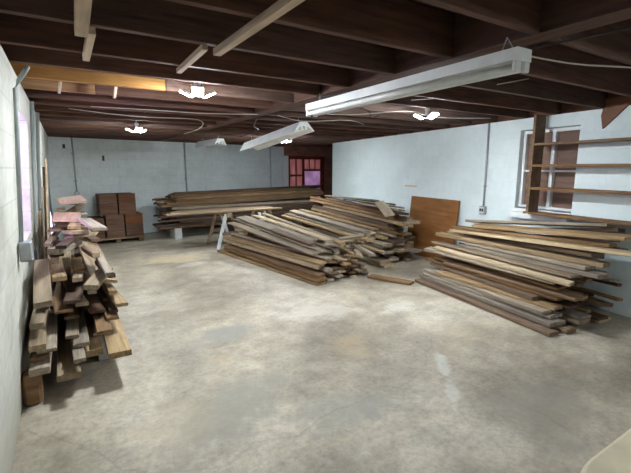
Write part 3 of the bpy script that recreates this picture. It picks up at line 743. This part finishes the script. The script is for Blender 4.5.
strip_light(Mf @ Matrix.Rotation(math.radians(-4),4,'Y'), (pf-pn).length, 'tilted white hooded fluorescent fixture drooping toward the far LED lamp', True, .34, True)
strip_light(Matrix.Translation((2.72,8.7,2.13)) @ Matrix.Rotation(math.radians(3),4,'Z'), 1.2, 'small far fluorescent fixture above the long dark stack', True, .25, True)

# ------------------------------------------------------------------ strips and wires on the joists
def strip(p, q, w, h, mat, label, name='ceiling_strip', z=None):
    p, q = Vector(p), Vector(q); d = q-p; L = d.length
    Mx = Matrix.Translation((p+q)/2) @ d.to_track_quat('X','Z').to_matrix().to_4x4()
    m = MB(); m.box((-L/2,-w/2,-h/2),(L/2,w/2,h/2),None,.002); o = m.build(name, M_[mat], M=Mx)
    return tag(o, label, 'strip', None, 'thing')
zs = ZC-.02
strip((.775,2.29,zs),(.80,1.2,zs),.042,.035,'furring','long pale strip nailed under three joists over the open floor')
strip((.70,2.84,zs),(.69,2.22,zs),.032,.03,'furring','short pale strip under the joists near the first LED lamp')
strip((.165,2.80,zs),(.165,2.24,zs),.035,.035,'furring','thin pale strip under the joists near the stained wall')
strip((.125,2.30,zs+.0),(.115,1.70,zs+.0),.055,.04,'furring','pale strip under the joists at the top edge near the stained wall')
for i,(x,yy,lb) in enumerate(((.02,3.9,'small pale block hanging by the paler joist near the stained wall'),(.42,3.92,'small pale block hanging from the paler joist'))):
    strip((x,yy+.03,ZC-.06),(x+.03,yy+.03,ZC+.1),.05,.02,'furring',lb,'hanging_block')
def wire(pts, r, mat, label, name='electrical_cord'):
    # smooth through the points
    P = [Vector(p) for p in pts]; out = []
    for i in range(len(P)-1):
        p0,p1,p2,p3 = P[max(i-1,0)],P[i],P[i+1],P[min(i+2,len(P)-1)]
        for k in range(6):
            t = k/6; out.append(.5*((2*p1)+(p2-p0)*t+(2*p0-5*p1+4*p2-p3)*t*t+(3*p1-p0-3*p2+p3)*t**3))
    out.append(P[-1]); m = MB(); m.tube(out, r, 6); o = m.build(name, M_[mat], smooth=True)
    return tag(o, label, 'cable', 'cables along the joists')
zw = ZC-.008
wire([(.3,5.0,zw),(.9,4.7,zw-.03),(1.5,4.9,zw),(2.0,4.5,zw-.02)],.0042,'cable','pale cable looping under the joists past the paler joist')
wire([(.1,5.3,zw),(.8,5.3,zw-.04),(1.6,5.6,zw),(1.9,6.6,zw-.02),(2.0,8,zw)],.0042,'cable','pale cable running back under the joists toward the far wall')
wire([(2.28,1.45,zw),(2.7,1.35,zw-.02),(3.4,1.2,zw),(4.2,1.25,zw)],.005,'cable','pale cable under the joists between girder and shelf wall')
wire([(2.5,4.2,zw),(2.9,3.9,zw-.03),(3.4,3.5,zw),(4.0,3.6,zw-.02),(4.8,3.4,zw)],.0042,'cable','pale cable sagging behind the LED lamp by the bluish wall')
wire([(2.3,4.6,zw),(2.75,4.75,zw-.03),(3.3,4.5,zw-.01),(3.9,4.9,zw)],.0042,'cable','pale cable crossing under the joists behind the long fixture')
wire([(2.06,3.3,zw),(2.15,2.4,zw-.01),(2.2,1.6,zw),(2.3,.9,zw)],.005,'cable_dark','dark cable along the girder above the long fixture')
wire([(2.25,3.15,zw),(2.28,3.1,zw-.07),(2.42,3.0,zw-.12),(2.40,2.9,zw-.2),(2.46,2.85,zw-.16)],.004,'cable_dark','dark cable drooping below the girder behind the long fixture')
wire([(2.2,5.0,zw),(2.5,5.8,zw-.02),(2.9,6.6,zw),(3.2,8.2,zw)],.009,'cable_dark','dark cable feeding the tilted far fixture')
for i,(p,q,lb) in enumerate((((2.95,2.05,ZC-.004),(3.2,1.95,ZC+.05),'splintered lath hanging between joists above the long fixture'),((3.0,2.75,ZC-.01),(2.92,2.95,ZC+.0),'short pale lath under the joists by the bluish wall lamp'),((-.05,1.9,ZC-.03),(.03,1.75,ZC+.10),'bent splinter hanging under the joist near the stained wall'))):
    strip(p,q,.018,.006,'furring',lb,'hanging_splinter')

# loose pieces are told apart by where they came to rest: by height, or by distance from the aisle
def rank(prefix, key, text):
    os_ = [o for o in bpy.data.objects if str(o.get('group','')).startswith(prefix)]
    for i, o in enumerate(sorted(os_, key=key)):
        tone = [k for k, m in M_.items() if m == o.data.materials[0]][0]
        o['label'] = text.format(tone=TONE[tone], nth=ORD[i] if i else 'first', high='highest' if i == 0 else ORD[i]+' highest')
rank(G1+' offcuts', lambda o: -o.location.z, '{tone} offcut, {high} scrap at the near end of the low middle pile')
for w_ in ('near end', 'far end'):
    rank(G5+' offcuts '+w_, lambda o: -o.location.z, '{tone} offcut, {high} scrap on the '+w_+' of the wall-side heap')
rank(G2+' sloping', lambda o: o.location.x, '{tone} board sloping down the tall heap, {nth} such from the aisle')

# ------------------------------------------------------------------ cream table corner by the camera
tb = empty('table', (1.395,.125,0), 0); tag(tb, 'pale cream tabletop with a rounded corner at the bottom edge of the view', 'table')
def rounded(w, d, r, z0, z1, n=10):
    pts = []
    for cx, cy, a0 in ((w/2-r,d/2-r,0),(-w/2+r,d/2-r,90),(-w/2+r,-d/2+r,180),(w/2-r,-d/2+r,270)):
        for k in range(n+1):
            a = math.radians(a0+90*k/n); pts.append((cx+r*math.cos(a), cy+r*math.sin(a)))
    m = MB(); k = len(pts); rows = [(0.012,z0),(0,z0+.012),(0,z1-.012),(.004,z1-.004),(.014,z1)]
    vs, fs = [], []
    for ins, z in rows:
        f_ = 1-ins/(w/2); vs += [(x*f_, y_*f_, z) for x,y_ in pts]
    for q in range(len(rows)-1):
        for i in range(k):
            j = (i+1)%k; fs.append((q*k+i,q*k+j,(q+1)*k+j,(q+1)*k+i))
    fs.append(tuple(range(k-1,-1,-1))); fs.append(tuple(range((len(rows)-1)*k,len(rows)*k))); m.add(vs, fs); return m
rounded(.8,.7,.26,.71,.75).build('tabletop', M_['cream'], tb)
for sx in (-1,1):
    for sy in (-1,1):
        m = MB(); m.box((sx*.25-.025,sy*.2-.025,0.0),(sx*.25+.025,sy*.2+.025,.709),None,.004); m.build('leg', M_['tan'], tb)

# ------------------------------------------------------------------ daylight, camera, view
W = bpy.data.worlds.new('World'); S.world = W; W.use_nodes = True
bg = W.node_tree.nodes['Background']; bg.inputs[0].default_value = (.80,.62,1.0,1); bg.inputs[1].default_value = 5.0
def portal(M, sx, sy):
    l = bpy.data.lights.new('portal','AREA'); l.shape = 'RECTANGLE'; l.size = sx; l.size_y = sy; l.cycles.is_portal = True
    o = bpy.data.objects.new('daylight_portal', l); COL.objects.link(o); o.matrix_world = M
portal(Matrix.Translation((LW-.2,4.05,1.52)) @ Matrix.Rotation(math.radians(-90),4,'Y'), 1.1, 1.1)
portal(BM @ Matrix.Translation((7.24,.11,1.0)) @ Matrix.Rotation(math.radians(-90),4,'X'), 1.56, 1.98)

F = 400.; PITCH = math.atan((236.5-168)/F); AZ = math.atan((315.5-64)*math.cos(PITCH)/F)
cam = bpy.data.cameras.new('Camera'); co = bpy.data.objects.new('Camera', cam); COL.objects.link(co)
cam.sensor_fit = 'HORIZONTAL'; cam.sensor_width = 36; cam.lens = F/631*36; cam.clip_start = .02; cam.clip_end = 100
co.location = (0,0,1.6); co.rotation_euler = (math.pi/2-PITCH, 0, -AZ)
S.camera = co
vs = S.view_settings; vs.view_transform = 'Standard'; vs.look = 'None'; vs.gamma = 1; vs.use_curve_mapping = False; vs.exposure = .88
S.cycles.max_bounces = 8; S.cycles.diffuse_bounces = 5; S.cycles.sample_clamp_indirect = 6
S.cycles.use_denoising = True
